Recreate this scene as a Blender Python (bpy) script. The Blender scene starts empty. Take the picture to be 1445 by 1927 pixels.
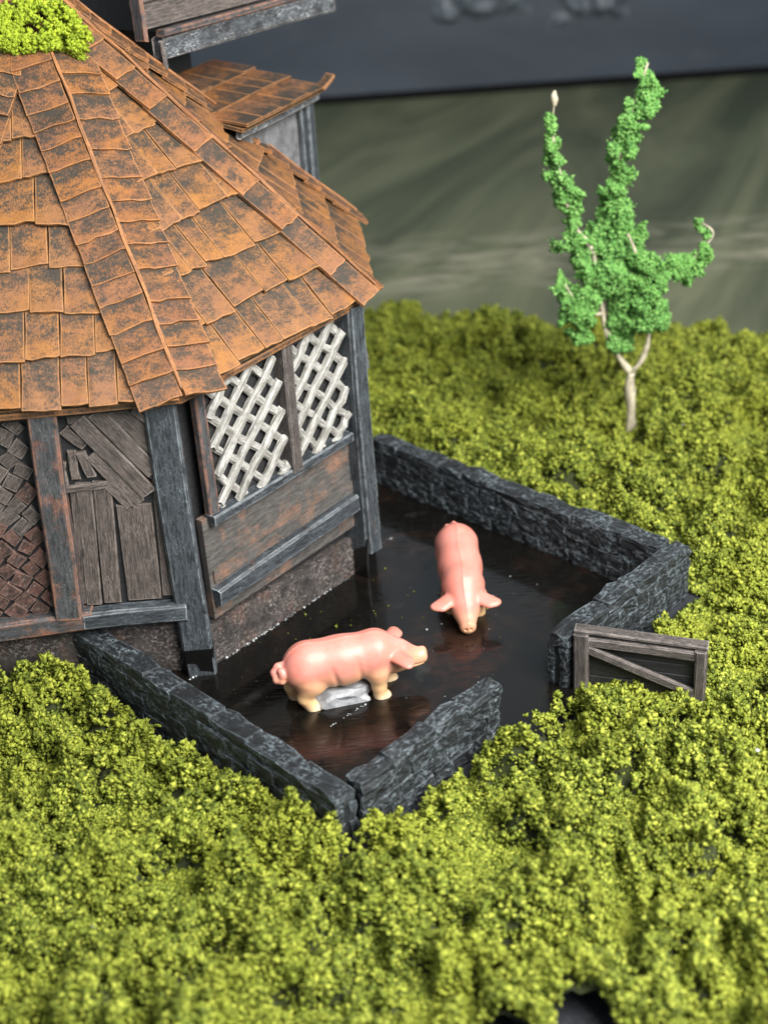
import bpy, bmesh, math, random
import numpy as np
from mathutils import Vector, Matrix, noise as mnoise
R = math.radians
rnd = random.Random(7)
rng = np.random.default_rng(11)
sc = bpy.context.scene
COL = sc.collection

# ------------------------------------------------------------------ camera
FPX, PITCH, ROLL, CAMH = 2600.0, R(28.5), R(4.0), 10.0
FW = Vector((0, math.cos(PITCH), -math.sin(PITCH)))
UP = Vector((0, math.sin(PITCH), math.cos(PITCH)))
RT = Vector((1, 0, 0))
cr, sr = math.cos(ROLL), math.sin(ROLL)
CX = RT * cr - UP * sr
CY = RT * sr + UP * cr
cam = bpy.data.cameras.new('camera')
cam.sensor_fit = 'VERTICAL'
cam.sensor_height = 36
cam.lens = FPX / 1927 * 36
cam.clip_start = 0.1
cam.clip_end = 500
cam.dof.use_dof = True
cam.dof.focus_distance = 16.6
cam.dof.aperture_fstop = 0.30
camo = bpy.data.objects.new('camera', cam)
COL.objects.link(camo)
camo.matrix_world = Matrix(((CX.x, CY.x, -FW.x, 0), (CX.y, CY.y, -FW.y, 0), (CX.z, CY.z, -FW.z, CAMH), (0, 0, 0, 1)))
sc.camera = camo

# ------------------------------------------------------------------ light: one big window to the front right, a dim room
w = bpy.data.worlds.new('World')
sc.world = w
w.use_nodes = True
w.node_tree.nodes['Background'].inputs[0].default_value = (0.80, 0.90, 1.0, 1)
w.node_tree.nodes['Background'].inputs[1].default_value = 0.54
def area(name, loc, aim, sx, sy, power, col):
    l = bpy.data.lights.new(name, 'AREA')
    l.shape = 'RECTANGLE'; l.size = sx; l.size_y = sy
    l.energy = power; l.color = col
    o = bpy.data.objects.new(name, l)
    COL.objects.link(o)
    o.location = loc
    o.rotation_euler = (Vector(aim) - Vector(loc)).to_track_quat('-Z', 'Y').to_euler()
    return o
area('window_light', (11, 2.0, 18), (0, 14.5, 1), 15, 15, 18300, (1.0, 0.975, 0.94))
sc.view_settings.view_transform = 'Standard'
sc.view_settings.look = 'None'
sc.view_settings.exposure = 0.0
sc.view_settings.gamma = 1.0

def ray(u, v):
    x = (u - 722.5) / FPX; y = -(v - 963.5) / FPX
    return FW + CX * x + CY * y
def at(u, v, z=0.0):                       # where the sight line of a photo pixel meets the level z
    d = ray(u, v); t = (z - CAMH) / d.z
    return Vector((0, 0, CAMH)) + d * t
def aty(u, v, y):                          # ... meets the upright plane at distance y
    d = ray(u, v); return Vector((0, 0, CAMH)) + d * (y / d.y)

# ------------------------------------------------------------------ objects
WORLD = {}
def link(o, parent=None, mat=None):
    COL.objects.link(o)
    M = mat if mat is not None else Matrix.Identity(4)
    WORLD[o] = M
    if parent is not None:
        o.parent = parent
        o.matrix_local = WORLD[parent].inverted() @ M
    else:
        o.matrix_world = M
    return o
def tag(o, label=None, cat=None, group=None, kind=None):
    if label: o['label'] = label
    if cat: o['category'] = cat
    if group: o['group'] = group
    if kind: o['kind'] = kind
    return o
def empty(name, loc, label, cat, group=None, rz=0.0):
    o = bpy.data.objects.new(name, None)
    o.empty_display_size = 0.2
    link(o, None, Matrix.Translation(loc) @ Matrix.Rotation(rz, 4, 'Z'))
    return tag(o, label, cat, group)
def mesh_obj(name, verts, faces, mat, parent=None, M=None, smooth=False, kind=None):
    me = bpy.data.meshes.new(name)
    me.from_pydata([tuple(v) for v in verts], [], faces)
    me.materials.append(mat)
    if smooth:
        me.polygons.foreach_set('use_smooth', [True] * len(me.polygons))
    me.update()
    o = bpy.data.objects.new(name, me)
    link(o, parent, M)
    if kind: o['kind'] = kind
    return o
def np_mesh(name, V, F, mat, smooth=False):   # V n x 3, F m x k (all faces the same size)
    me = bpy.data.meshes.new(name)
    k = F.shape[1]
    me.vertices.add(len(V)); me.vertices.foreach_set('co', np.ascontiguousarray(V, np.float32).ravel())
    me.loops.add(F.size); me.loops.foreach_set('vertex_index', np.ascontiguousarray(F, np.int32).ravel())
    me.polygons.add(len(F)); me.polygons.foreach_set('loop_start', np.arange(0, F.size, k, dtype=np.int32))
    me.polygons.foreach_set('loop_total', np.full(len(F), k, np.int32))
    if smooth: me.polygons.foreach_set('use_smooth', np.ones(len(F), bool))
    me.materials.append(mat)
    me.update(calc_edges=True)
    return bpy.data.objects.new(name, me)

def frame(p0, ex, ez):                        # a matrix at p0: X along ex, Z near ez
    ex = Vector(ex).normalized(); ez = Vector(ez)
    ey = ez.cross(ex).normalized(); ez = ex.cross(ey).normalized()
    return Matrix(((ex.x, ey.x, ez.x, p0[0]), (ex.y, ey.y, ez.y, p0[1]), (ex.z, ey.z, ez.z, p0[2]), (0, 0, 0, 1)))

def bar(name, parent, mat, p0, p1, wd, th, n, jit=0.012, ch=0.02, segs=2, taper=1.0, lab=None):
    """A hewn timber from p0 to p1: wd wide, th thick along n, chamfered, a little uneven."""
    p0 = Vector(p0); p1 = Vector(p1); L = (p1 - p0).length
    M = frame((p0 + p1) / 2, p1 - p0, n)
    vs = []; fs = []
    c = min(ch, wd * .25, th * .25)
    for i in range(segs + 1):
        f = i / segs
        x = -L / 2 + L * f
        k = 1 + (taper - 1) * f
        a, b = wd / 2 * k, th / 2
        oy, oz = rnd.uniform(-jit, jit), rnd.uniform(-jit, jit) * .6
        for (y, z) in ((-a + c, -b), (a - c, -b), (a, -b + c), (a, b - c), (a - c, b), (-a + c, b), (-a, b - c), (-a, -b + c)):
            vs.append((x + (rnd.uniform(-jit, jit) if i in (0, segs) else 0), y + oy + rnd.uniform(-jit, jit) * .5, z + oz + rnd.uniform(-jit, jit) * .4))
    for i in range(segs):
        for k in range(8):
            a = i * 8 + k; b = i * 8 + (k + 1) % 8
            fs.append((a, b, b + 8, a + 8))
    fs.append(tuple(range(7, -1, -1))); fs.append(tuple(range(segs * 8, segs * 8 + 8)))
    o = mesh_obj(name, vs, fs, mat, parent, M)
    if lab: o['label'] = lab
    return o

def slab(name, parent, mat, poly, n, th, jit=0.0, lab=None):
    """A thin plate: a polygon of world points extruded by th along n. Local X runs along its first edge."""
    poly = [Vector(p) for p in poly]; n = Vector(n).normalized()
    c = sum(poly, Vector()) / len(poly)
    M = frame(c, poly[1] - poly[0], n); Mi = M.inverted()
    k = len(poly)
    top = [Mi @ (p + n * th / 2) + Vector((rnd.uniform(-jit, jit), rnd.uniform(-jit, jit), rnd.uniform(-jit, jit) * .5)) for p in poly]
    bot = [Mi @ (p - n * th / 2) for p in poly]
    fs = [tuple(range(k)), tuple(range(2 * k - 1, k - 1, -1))] + [(i, i + k, (i + 1) % k + k, (i + 1) % k) for i in range(k)]
    o = mesh_obj(name, top + bot, fs, mat, parent, M)
    if lab: o['label'] = lab
    return o

# ------------------------------------------------------------------ materials
def newmat(name):
    m = bpy.data.materials.new(name); m.use_nodes = True
    nt = m.node_tree
    return m, nt, nt.nodes['Principled BSDF']
class NT:
    def __init__(s, nt): s.nt = nt
    def n(s, typ, **kw):
        x = s.nt.nodes.new(typ)
        for k, v in kw.items(): setattr(x, k, v)
        return x
    def l(s, a, b): s.nt.links.new(a, b)
    def coord(s, scale=(1, 1, 1), rand=True, kind='Object'):
        tc = s.n('ShaderNodeTexCoord'); mp = s.n('ShaderNodeMapping')
        mp.inputs['Scale'].default_value = scale
        s.l(tc.outputs[kind], mp.inputs['Vector'])
        if rand:
            oi = s.n('ShaderNodeObjectInfo'); mu = s.n('ShaderNodeMath', operation='MULTIPLY'); mu.inputs[1].default_value = 37.0
            s.l(oi.outputs['Random'], mu.inputs[0])
            cb = s.n('ShaderNodeCombineXYZ')
            for i in range(3): s.l(mu.outputs[0], cb.inputs[i])
            s.l(cb.outputs[0], mp.inputs['Location'])
        return mp.outputs[0]
    def noise(s, vec, scale, detail=4, rough=.6, dist=0.0):
        x = s.n('ShaderNodeTexNoise')
        x.inputs['Scale'].default_value = scale; x.inputs['Detail'].default_value = detail
        x.inputs['Roughness'].default_value = rough; x.inputs['Distortion'].default_value = dist
        s.l(vec, x.inputs['Vector'])
        return x.outputs['Fac']
    def ramp(s, fac, lo, hi, a=0.0, b=1.0):
        x = s.n('ShaderNodeMapRange'); x.clamp = True
        x.inputs['From Min'].default_value = lo; x.inputs['From Max'].default_value = hi
        x.inputs['To Min'].default_value = a; x.inputs['To Max'].default_value = b
        s.l(fac, x.inputs['Value'])
        return x.outputs[0]
    def mul(s, a, b):
        x = s.n('ShaderNodeMath', operation='MULTIPLY')
        for i, v in enumerate((a, b)):
            if isinstance(v, (int, float)): x.inputs[i].default_value = v
            else: s.l(v, x.inputs[i])
        return x.outputs[0]
    def mix(s, fac, a, b):
        x = s.n('ShaderNodeMix', data_type='RGBA')
        if isinstance(fac, (int, float)): x.inputs[0].default_value = fac
        else: s.l(fac, x.inputs[0])
        for i, v in ((6, a), (7, b)):
            if isinstance(v, tuple): x.inputs[i].default_value = (*v, 1)
            else: s.l(v, x.inputs[i])
        return x.outputs[2]
    def edge(s, radius):
        bv = s.n('ShaderNodeBevel', samples=4); bv.inputs['Radius'].default_value = radius
        ge = s.n('ShaderNodeNewGeometry'); d = s.n('ShaderNodeVectorMath', operation='DOT_PRODUCT')
        s.l(bv.outputs[0], d.inputs[0]); s.l(ge.outputs['Normal'], d.inputs[1])
        return s.ramp(d.outputs['Value'], .99, .88)
    def bump(s, fac, strength, dist, bs):
        b = s.n('ShaderNodeBump'); b.inputs['Strength'].default_value = strength; b.inputs['Distance'].default_value = dist
        s.l(fac, b.inputs['Height']); s.l(b.outputs[0], bs.inputs['Normal'])

def drybrush(name, dark, mid, hi, grain=(1, 6, 6), rust=None, rust_amt=(.52, .66), mid_amt=(.42, .6), hi_amt=(.55, .66), edge_col=None, edge=.03, rough=.62, edge_amt=.9, bump=.35, fine=26):
    """Dark paint, a mid tone rubbed over it in patches, pale flecks on the grain, pale worn edges."""
    m, nt, bs = newmat(name); t = NT(nt)
    v = t.coord(grain); vi = t.coord((1, 1, 1))
    big = t.noise(vi, 3.2, 5, .6); g = t.noise(v, 5, 8, .72, .3); f = t.noise(v, fine, 5, .7)
    col = t.mix(t.ramp(g, *mid_amt), dark, mid)
    if rust:
        r = t.mul(t.ramp(t.noise(vi, 2.1, 6, .7), *rust_amt), t.ramp(f, .36, .56))
        col = t.mix(r, col, rust)
    h = t.mul(t.ramp(f, *hi_amt), t.ramp(big, .38, .6))
    col = t.mix(t.mul(h, .85), col, hi)
    if edge_col:
        col = t.mix(t.mul(t.mul(t.edge(edge), t.ramp(t.noise(vi, 7, 4, .7), .36, .56)), edge_amt), col, edge_col)
    t.l(col, bs.inputs['Base Color'])
    bs.inputs['Roughness'].default_value = rough
    t.bump(f, bump, .02, bs)
    return m

CHAR = (.012, .013, .015)
m_post = drybrush('painted_timber', (.014, .016, .019), (.056, .067, .076), (.27, .315, .345), (1, 6, 6), rust=(.16, .07, .04), rust_amt=(.60, .72), edge_col=(.36, .40, .42), rough=.5)
m_postr = drybrush('rusty_timber', (.024, .025, .027), (.070, .072, .075), (.26, .27, .28), (1, 7, 7), rust=(.27, .10, .048), rust_amt=(.52, .68), edge_col=(.46, .20, .11), edge=.05, rough=.55)
m_plank = drybrush('weathered_plank', (.030, .025, .022), (.130, .103, .090), (.36, .30, .26), (1, 12, 8), edge_col=(.36, .31, .27), edge=.02, rough=.7, bump=.6, hi_amt=(.54, .64), fine=20)
m_brick = drybrush('red_stone_chip', (.035, .022, .018), (.13, .068, .052), (.30, .22, .19), (1, 2, 2), edge_col=(.26, .17, .14), rust=(.13, .045, .03), edge=.02, rough=.75, bump=.7, fine=18)
m_panel = drybrush('painted_panel', (.05, .047, .043), (.10, .095, .088), (.24, .22, .20), (1, 5, 5), rust=(.28, .14, .08), rust_amt=(.50, .68), rough=.55)
m_found = drybrush('rough_foundation', (.016, .014, .013), (.052, .044, .040), (.25, .215, .20), (1, 1, 1), rust=(.10, .052, .036), hi_amt=(.5, .62), rough=.85, bump=.8, fine=22)
m_cream = drybrush('cream_lattice', (.16, .15, .13), (.36, .355, .33), (.52, .535, .545), (1, 3, 3), edge_col=(.50, .49, .45), rough=.55, fine=14)
m_dark = drybrush('black_recess', (.010, .010, .011), (.022, .022, .023), (.06, .06, .06), rough=.6)
m_stone = drybrush('charcoal_stone', (.005, .006, .007), (.010, .013, .015), (.19, .23, .255), (1, 1.6, 1.6), edge_col=(.20, .24, .27), edge=.03, rough=.6, hi_amt=(.49, .65), mid_amt=(.46, .62), bump=1.0, fine=15, edge_amt=.5)
m_mortar = drybrush('black_mortar', (.006, .007, .008), (.014, .016, .018), (.05, .06, .07), (1, 1, 1), rough=.7, bump=.8, fine=14)
m_gate = drybrush('grey_gate_wood', (.028, .023, .021), (.085, .071, .063), (.29, .25, .23), (1, 14, 8), edge_col=(.42, .37, .34), edge=.018, rough=.7, bump=.55, hi_amt=(.53, .63), fine=20)
m_board = drybrush('base_board_paint', (.018, .02, .024), (.03, .034, .04), (.08, .09, .10), (1, 1, 1), rough=.55)
m_jetty = drybrush('silvered_beam', (.022, .023, .026), (.065, .072, .08), (.50, .53, .55), (1, 3, 3), edge_col=(.45, .40, .37), rough=.55, hi_amt=(.52, .6), fine=22)
m_greywall = drybrush('grey_render', (.09, .09, .095), (.17, .17, .175), (.28, .28, .28), (1, 1, 1), rough=.75, fine=30)

def tile_mat(name, a, b, dark, edge_col):
    m, nt, bs = newmat(name); t = NT(nt)
    vi = t.coord((1, 1, 1)); vg = t.coord((1.0, 1.5, 1))
    big = t.noise(vi, 1.6, 4, .6); pat = t.noise(vg, 2.8, 13, .86, .1); fin = t.noise(t.coord((2.2, .8, 1)), 34, 6, .85)
    col = t.mix(t.ramp(big, .38, .62), a, b)
    oi = t.n('ShaderNodeObjectInfo')
    col = t.mix(t.mul(t.ramp(oi.outputs['Random'], .45, 1.0), .55), col, (.24, .112, .052))
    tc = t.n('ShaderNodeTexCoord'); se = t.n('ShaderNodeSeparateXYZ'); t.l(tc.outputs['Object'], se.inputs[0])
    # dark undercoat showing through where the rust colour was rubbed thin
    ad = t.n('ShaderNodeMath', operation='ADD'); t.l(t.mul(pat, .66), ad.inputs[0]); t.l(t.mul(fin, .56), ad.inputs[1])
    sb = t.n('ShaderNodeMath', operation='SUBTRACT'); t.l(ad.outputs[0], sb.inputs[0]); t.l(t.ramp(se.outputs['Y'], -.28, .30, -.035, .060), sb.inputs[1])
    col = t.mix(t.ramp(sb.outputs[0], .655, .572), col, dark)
    col = t.mix(t.mul(t.ramp(t.noise(vi, 46, 4, .7), .56, .70), .5), col, dark)
    e = t.mul(t.edge(.028), t.ramp(t.noise(vi, 6, 4, .7), .30, .48))
    col = t.mix(t.mul(e, .95), col, edge_col)
    t.l(col, bs.inputs['Base Color'])
    bs.inputs['Roughness'].default_value = .55
    t.bump(ad.outputs[0], .55, .03, bs)
    return m
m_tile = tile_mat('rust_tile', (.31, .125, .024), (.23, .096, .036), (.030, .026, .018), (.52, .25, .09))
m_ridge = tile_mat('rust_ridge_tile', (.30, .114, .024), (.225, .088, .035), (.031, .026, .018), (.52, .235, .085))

m_edge = tile_mat('rust_edge', (.40, .165, .045), (.36, .15, .05), (.12, .055, .03), (.46, .2, .07))
def crumb_mat(name, dark, mid, tip, patch, rough=.75):
    """Dyed foam: every crumb has a shade of its own."""
    m, nt, bs = newmat(name); t = NT(nt)
    g = t.n('ShaderNodeNewGeometry')
    v = t.coord((1, 1, 1), False)
    big = t.noise(v, .9, 4, .6)
    col = t.mix(t.ramp(g.outputs['Random Per Island'], .0, .55), dark, mid)
    col = t.mix(t.ramp(g.outputs['Random Per Island'], .55, 1.0), col, tip)
    col = t.mix(t.mul(t.ramp(big, .42, .68), .6), col, patch)
    t.l(col, bs.inputs['Base Color'])
    bs.inputs['Roughness'].default_value = rough
    bs.inputs['Specular IOR Level'].default_value = .35
    return m
m_moss = crumb_mat('moss_foam', (.055, .078, .008), (.155, .195, .015), (.40, .43, .06), (.25, .275, .021))
m_roofmoss = crumb_mat('bright_moss_foam', (.11, .16, .007), (.22, .30, .012), (.36, .43, .026), (.26, .33, .014))
m_leaf = crumb_mat('green_foliage_foam', (.05, .16, .035), (.13, .32, .065), (.27, .49, .14), (.16, .36, .08))
m_soil = drybrush('moss_backing', (.014, .020, .003), (.028, .038, .005), (.04, .05, .008), (1, 1, 1), rough=.9)

def pig_mat():
    m, nt, bs = newmat('pink_plastic'); t = NT(nt)
    tc = t.n('ShaderNodeTexCoord'); se = t.n('ShaderNodeSeparateXYZ'); t.l(tc.outputs['Object'], se.inputs[0])
    v = t.coord((1, 1, 1), False)
    n1 = t.noise(v, 4, 4, .6); n2 = t.noise(v, 30, 5, .7)
    # pink sprayed over cream plastic: the spray stops towards the belly, the feet and the end of the snout
    h = t.n('ShaderNodeMath', operation='ADD'); t.l(se.outputs['Z'], h.inputs[0]); t.l(t.mul(n1, .22), h.inputs[1])
    hx = t.n('ShaderNodeMath', operation='SUBTRACT'); t.l(h.outputs[0], hx.inputs[0]); t.l(t.ramp(se.outputs['X'], .70, .98, 0, .03), hx.inputs[1])
    f = t.ramp(hx.outputs[0], .36, .70)
    pink = t.mix(t.ramp(n1, .35, .65), (.61, .20, .15), (.64, .25, .20))
    col = t.mix(f, (.71, .44, .22), pink)
    col = t.mix(t.ramp(se.outputs['Z'], .12, .0), col, (.74, .60, .40))
    col = t.mix(t.mul(t.ramp(n2, .72, .78), .35), col, (.3, .1, .07))
    t.l(col, bs.inputs['Base Color'])
    bs.inputs['Roughness'].default_value = .44
    bs.inputs['Subsurface Weight'].default_value = .25
    bs.inputs['Subsurface Radius'].default_value = (.12, .05, .03)
    bs.inputs['Subsurface Scale'].default_value = .6
    t.bump(t.noise(v, 16, 4, .6), .12, .02, bs)
    return m
m_pig = pig_mat()
def plain(name, col, rough=.5, noise_amt=.3, scale=12):
    m, nt, bs = newmat(name); t = NT(nt)
    v = t.coord((1, 1, 1))
    n = t.noise(v, scale, 5, .6)
    dk = tuple(c * (1 - noise_amt) for c in col)
    t.l(t.mix(t.ramp(n, .35, .65), dk, col), bs.inputs['Base Color'])
    bs.inputs['Roughness'].default_value = rough
    t.bump(n, .3, .02, bs)
    return m
m_eye = plain('black_paint', (.01, .01, .01), .25)
m_matt = plain('matt_black', (.008, .008, .008), 1.0)
m_matt.node_tree.nodes['Principled BSDF'].inputs['Specular IOR Level'].default_value = .05
m_wet = plain('wet_black_paint', (.005, .005, .005), .3)
m_putty = plain('grey_putty', (.34, .35, .365), .5, .45, 7)
m_bark = plain('beige_wire_bark', (.55, .49, .35), .6, .45, 9)
m_white = plain('white_grit_and_glints', (.55, .58, .59), .4, .15)

def water_mat():
    m, nt, bs = newmat('dark_resin_mud'); t = NT(nt)
    v = t.coord((1, 1, 1), False)
    big = t.noise(v, .55, 5, .62, .5); pat = t.noise(v, 1.9, 7, .66)
    col = t.mix(t.mul(t.ramp(big, .50, .68), t.ramp(pat, .42, .66)), (.0045, .0042, .0036), (.034, .016, .010))
    col = t.mix(t.mul(t.ramp(t.noise(v, 1.1, 6, .6, .3), .62, .76), .5), col, (.06, .06, .058))
    t.l(col, bs.inputs['Base Color'])
    bs.inputs['Roughness'].default_value = .09; bs.inputs['Specular IOR Level'].default_value = .4
    lines = t.noise(t.coord((3, 46, 1), False), 1.0, 4, .6)
    t.bump(t.mul(t.ramp(lines, .54, .68), 1.0), .12, .012, bs)
    return m
m_water = water_mat()

# ------------------------------------------------------------------ numeric noise
def _h(ix, iy, iz, seed):
    n = (ix * 374761393 + iy * 668265263 + iz * 2147483647 + seed * 1274126177) & 0xFFFFFFFF
    n = ((n ^ (n >> 13)) * 1274126177) & 0xFFFFFFFF
    return ((n ^ (n >> 16)) & 0xFFFF) / 65535.0
def vnoise(P, scale, seed=0):
    Q = P * scale
    I = np.floor(Q).astype(np.int64); Fq = Q - I; Fq = Fq * Fq * (3 - 2 * Fq)
    out = 0
    for dx in (0, 1):
        for dy in (0, 1):
            for dz in (0, 1):
                wgt = (Fq[:, 0] if dx else 1 - Fq[:, 0]) * (Fq[:, 1] if dy else 1 - Fq[:, 1]) * (Fq[:, 2] if dz else 1 - Fq[:, 2])
                out = out + wgt * _h(I[:, 0] + dx, I[:, 1] + dy, I[:, 2] + dz, seed)
    return out

# ------------------------------------------------------------------ plan of the diorama
# pen: a rectangle set at 45 degrees to the view; corners (centre line of the wall top)
WALL_H = 0.75
pL, pF, pG1, pG2, pR, pB = Vector((-3.86, 14.48, 0)), Vector((-0.60, 11.12, 0)), Vector((1.16, 12.80, 0)), Vector((2.02, 13.72, 0)), Vector((3.86, 15.52, 0)), Vector((-0.02, 19.46, 0))
hM, hB = Vector((-2.317, 14.609, 0)), Vector((-0.298, 16.855, 0))
side = (hB - hM).length
dR = (hB - hM).normalized()
nR = Vector((dR.y, -dR.x, 0))                     # faces the pen
octc = (hM + hB) / 2 - nR * side * 1.2071
def octcorner(k, extra=0.0, z=0.0):               # k = 0 is hM, 1 is hB, -1 the next to the left
    r = hM - octc
    a = k * math.pi / 4
    q = Vector((r.x * math.cos(a) - r.y * math.sin(a), r.x * math.sin(a) + r.y * math.cos(a), 0))
    q = q * ((q.length + extra) / q.length)
    return Vector((octc.x + q.x, octc.y + q.y, z))
gl, gr = Vector((2.16, 13.66, 0)), Vector((3.63, 13.18, 0))     # gate
def inside_oct(P, extra):
    r = side * 1.2071 + extra
    a0 = math.atan2(nR.y, nR.x); ok = np.ones(len(P), bool)
    for k in range(8):
        a = a0 + k * math.pi / 4
        ok &= (P[:, 0] - octc.x) * math.cos(a) + (P[:, 1] - octc.y) * math.sin(a) < r
    return ok
dFR = (pR - pF).normalized(); dFL = (pL - pF).normalized()
def inside_pen(P, extra):
    u = (P[:, 0] - pF.x) * dFR.x + (P[:, 1] - pF.y) * dFR.y
    v = (P[:, 0] - pF.x) * dFL.x + (P[:, 1] - pF.y) * dFL.y
    return (u > -extra) & (u < (pR - pF).length + extra) & (v > -extra) & (v < (pL - pF).length + .9 + extra)

# ------------------------------------------------------------------ setting: table, backdrop, base, water
def table_mat():
    m, nt, bs = newmat('painted_olive_board'); t = NT(nt)
    def rc(scale, ang):
        o_ = t.coord(tuple(1 / c for c in scale), False); o_.node.vector_type = 'TEXTURE'; o_.node.inputs['Rotation'].default_value = (0, 0, ang); return o_
    v = rc((.06, .24, 1), R(66))
    sweep = t.noise(v, 1.0, 5, .55, 1.4)
    brush = t.noise(rc((.10, .75, 1), R(66)), 1.0, 6, .65, .6)
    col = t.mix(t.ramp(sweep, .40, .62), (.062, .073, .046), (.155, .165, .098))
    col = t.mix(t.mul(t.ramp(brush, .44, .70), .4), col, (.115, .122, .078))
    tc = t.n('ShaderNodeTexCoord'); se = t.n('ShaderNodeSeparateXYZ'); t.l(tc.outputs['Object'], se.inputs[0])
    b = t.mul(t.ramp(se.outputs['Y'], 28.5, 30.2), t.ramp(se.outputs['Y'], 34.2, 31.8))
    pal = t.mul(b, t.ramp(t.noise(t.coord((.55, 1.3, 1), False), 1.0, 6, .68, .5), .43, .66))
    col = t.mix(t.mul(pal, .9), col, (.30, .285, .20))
    t.l(col, bs.inputs['Base Color']); bs.inputs['Roughness'].default_value = .6; bs.inputs['Specular IOR Level'].default_value = .12
    t.bump(brush, .2, .05, bs)
    return m
def wall_mat():
    m, nt, bs = newmat('blue_grey_paint'); t = NT(nt)
    v = t.coord((.16, 1, .4), False)
    n = t.noise(v, 1.0, 5, .6, .6)
    col = t.mix(t.ramp(n, .35, .65), (.036, .048, .065), (.056, .070, .091))
    col = t.mix(t.mul(t.ramp(t.noise(t.coord((.5, 1, .8), False), 1, 6, .65), .55, .72), .35), col, (.09, .10, .115))
    t.l(col, bs.inputs['Base Color']); bs.inputs['Roughness'].default_value = .55
    t.bump(n, .3, .1, bs)
    return m
TZ = -0.45
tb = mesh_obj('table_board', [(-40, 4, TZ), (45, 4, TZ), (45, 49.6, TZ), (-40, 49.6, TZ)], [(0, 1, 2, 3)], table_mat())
tag(tb, kind='structure')
m_wall = wall_mat()
bw = mesh_obj('backdrop_wall', [(-40, 49.6, TZ - .3), (45, 49.6, TZ - .3), (45, 49.6, 9), (-40, 49.6, 9), (-40, 50.2, TZ - .3), (45, 50.2, TZ - .3), (45, 50.2, 9), (-40, 50.2, 9)],
              [(0, 1, 2, 3), (5, 4, 7, 6), (3, 2, 6, 7), (1, 5, 6, 2), (4, 0, 3, 7), (4, 5, 1, 0)], m_wall)
tag(bw, kind='structure')
shd = mesh_obj('contact_shadow_strip', [(-40, 49.35, TZ + .004), (45, 49.35, TZ + .004), (45, 49.597, TZ + .004), (-40, 49.597, TZ + .004), (-40, 49.42, TZ + .22), (45, 49.42, TZ + .22), (45, 49.597, TZ + .22), (-40, 49.597, TZ + .22)],
              [(0, 1, 5, 4), (4, 5, 6, 7), (1, 2, 6, 5), (3, 0, 4, 7)], m_matt, bw)  # black strip standing in for the contact shadow where backdrop meets board
# crumpled paint peeling off the backdrop
m_peel = drybrush('peeling_paint', (.06, .072, .085), (.15, .175, .20), (.36, .40, .44), (1, 3, 3), rough=.4, fine=6)
for (u0, u1, v0, v1, sd) in ((815, 1005, -60, 46, 3), (1025, 1190, -60, 50, 5)):
    a = aty(u0, v1, 49.6); b = aty(u1, v0, 49.6)
    nx, nz = 26, 16
    gx, gz = np.meshgrid(np.linspace(0, 1, nx), np.linspace(0, 1, nz))
    P = np.stack([gx.ravel() * 7, gz.ravel() * 3 + gx.ravel() * 2.0, np.zeros(nx * nz)], 1)
    h = np.abs(vnoise(P, .9, sd) - .5) * 2 + .5 * np.abs(vnoise(P, 2.2, sd + 1) - .5)
    edge = np.minimum(np.minimum(gx, 1 - gx) * 4, gz * 4).ravel() + (vnoise(P, 1.6, sd + 2) - .5) * .9
    hh = np.clip(edge, 0, 1) * (.12 + .55 * (1 - h)) - .03
    V = np.stack([a.x + gx.ravel() * (b.x - a.x), 49.6 - hh, a.z + gz.ravel() * (b.z - a.z) + gx.ravel() * .15], 1)
    F = [(r * nx + c, r * nx + c + 1, (r + 1) * nx + c + 1, (r + 1) * nx + c) for r in range(nz - 1) for c in range(nx - 1)]
    mesh_obj('paint_flake', V, F, m_peel, bw, smooth=True)

# base board of the diorama
bd = [(-9, 7.3), (9.2, 7.3), (9.6, 23.6), (0.0, 27.1), (-9, 27.1)]
nb = len(bd)
base = mesh_obj('base_board', [(x, y, -.06) for x, y in bd] + [(x, y, TZ + .004) for x, y in bd],
                [tuple(range(nb))] + [(i, i + nb, (i + 1) % nb + nb, (i + 1) % nb) for i in range(nb)], m_board)
tag(base, kind='structure')
wp = [pF + (dFR + dFL) * -.05, pF + dFR * 2.45 + dFL * -.05, pF + dFR * 2.5 - dFL * .42, pF + dFR * 3.75 - dFL * .42, pF + dFR * 3.75 - dFL * .05, pR, pB + dFL * .4, pL + (pB - pR).normalized() * .9]
wt = mesh_obj('water', [(p.x, p.y, 0) for p in wp], [tuple(range(len(wp)))], m_water)
tag(wt, kind='structure')

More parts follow.
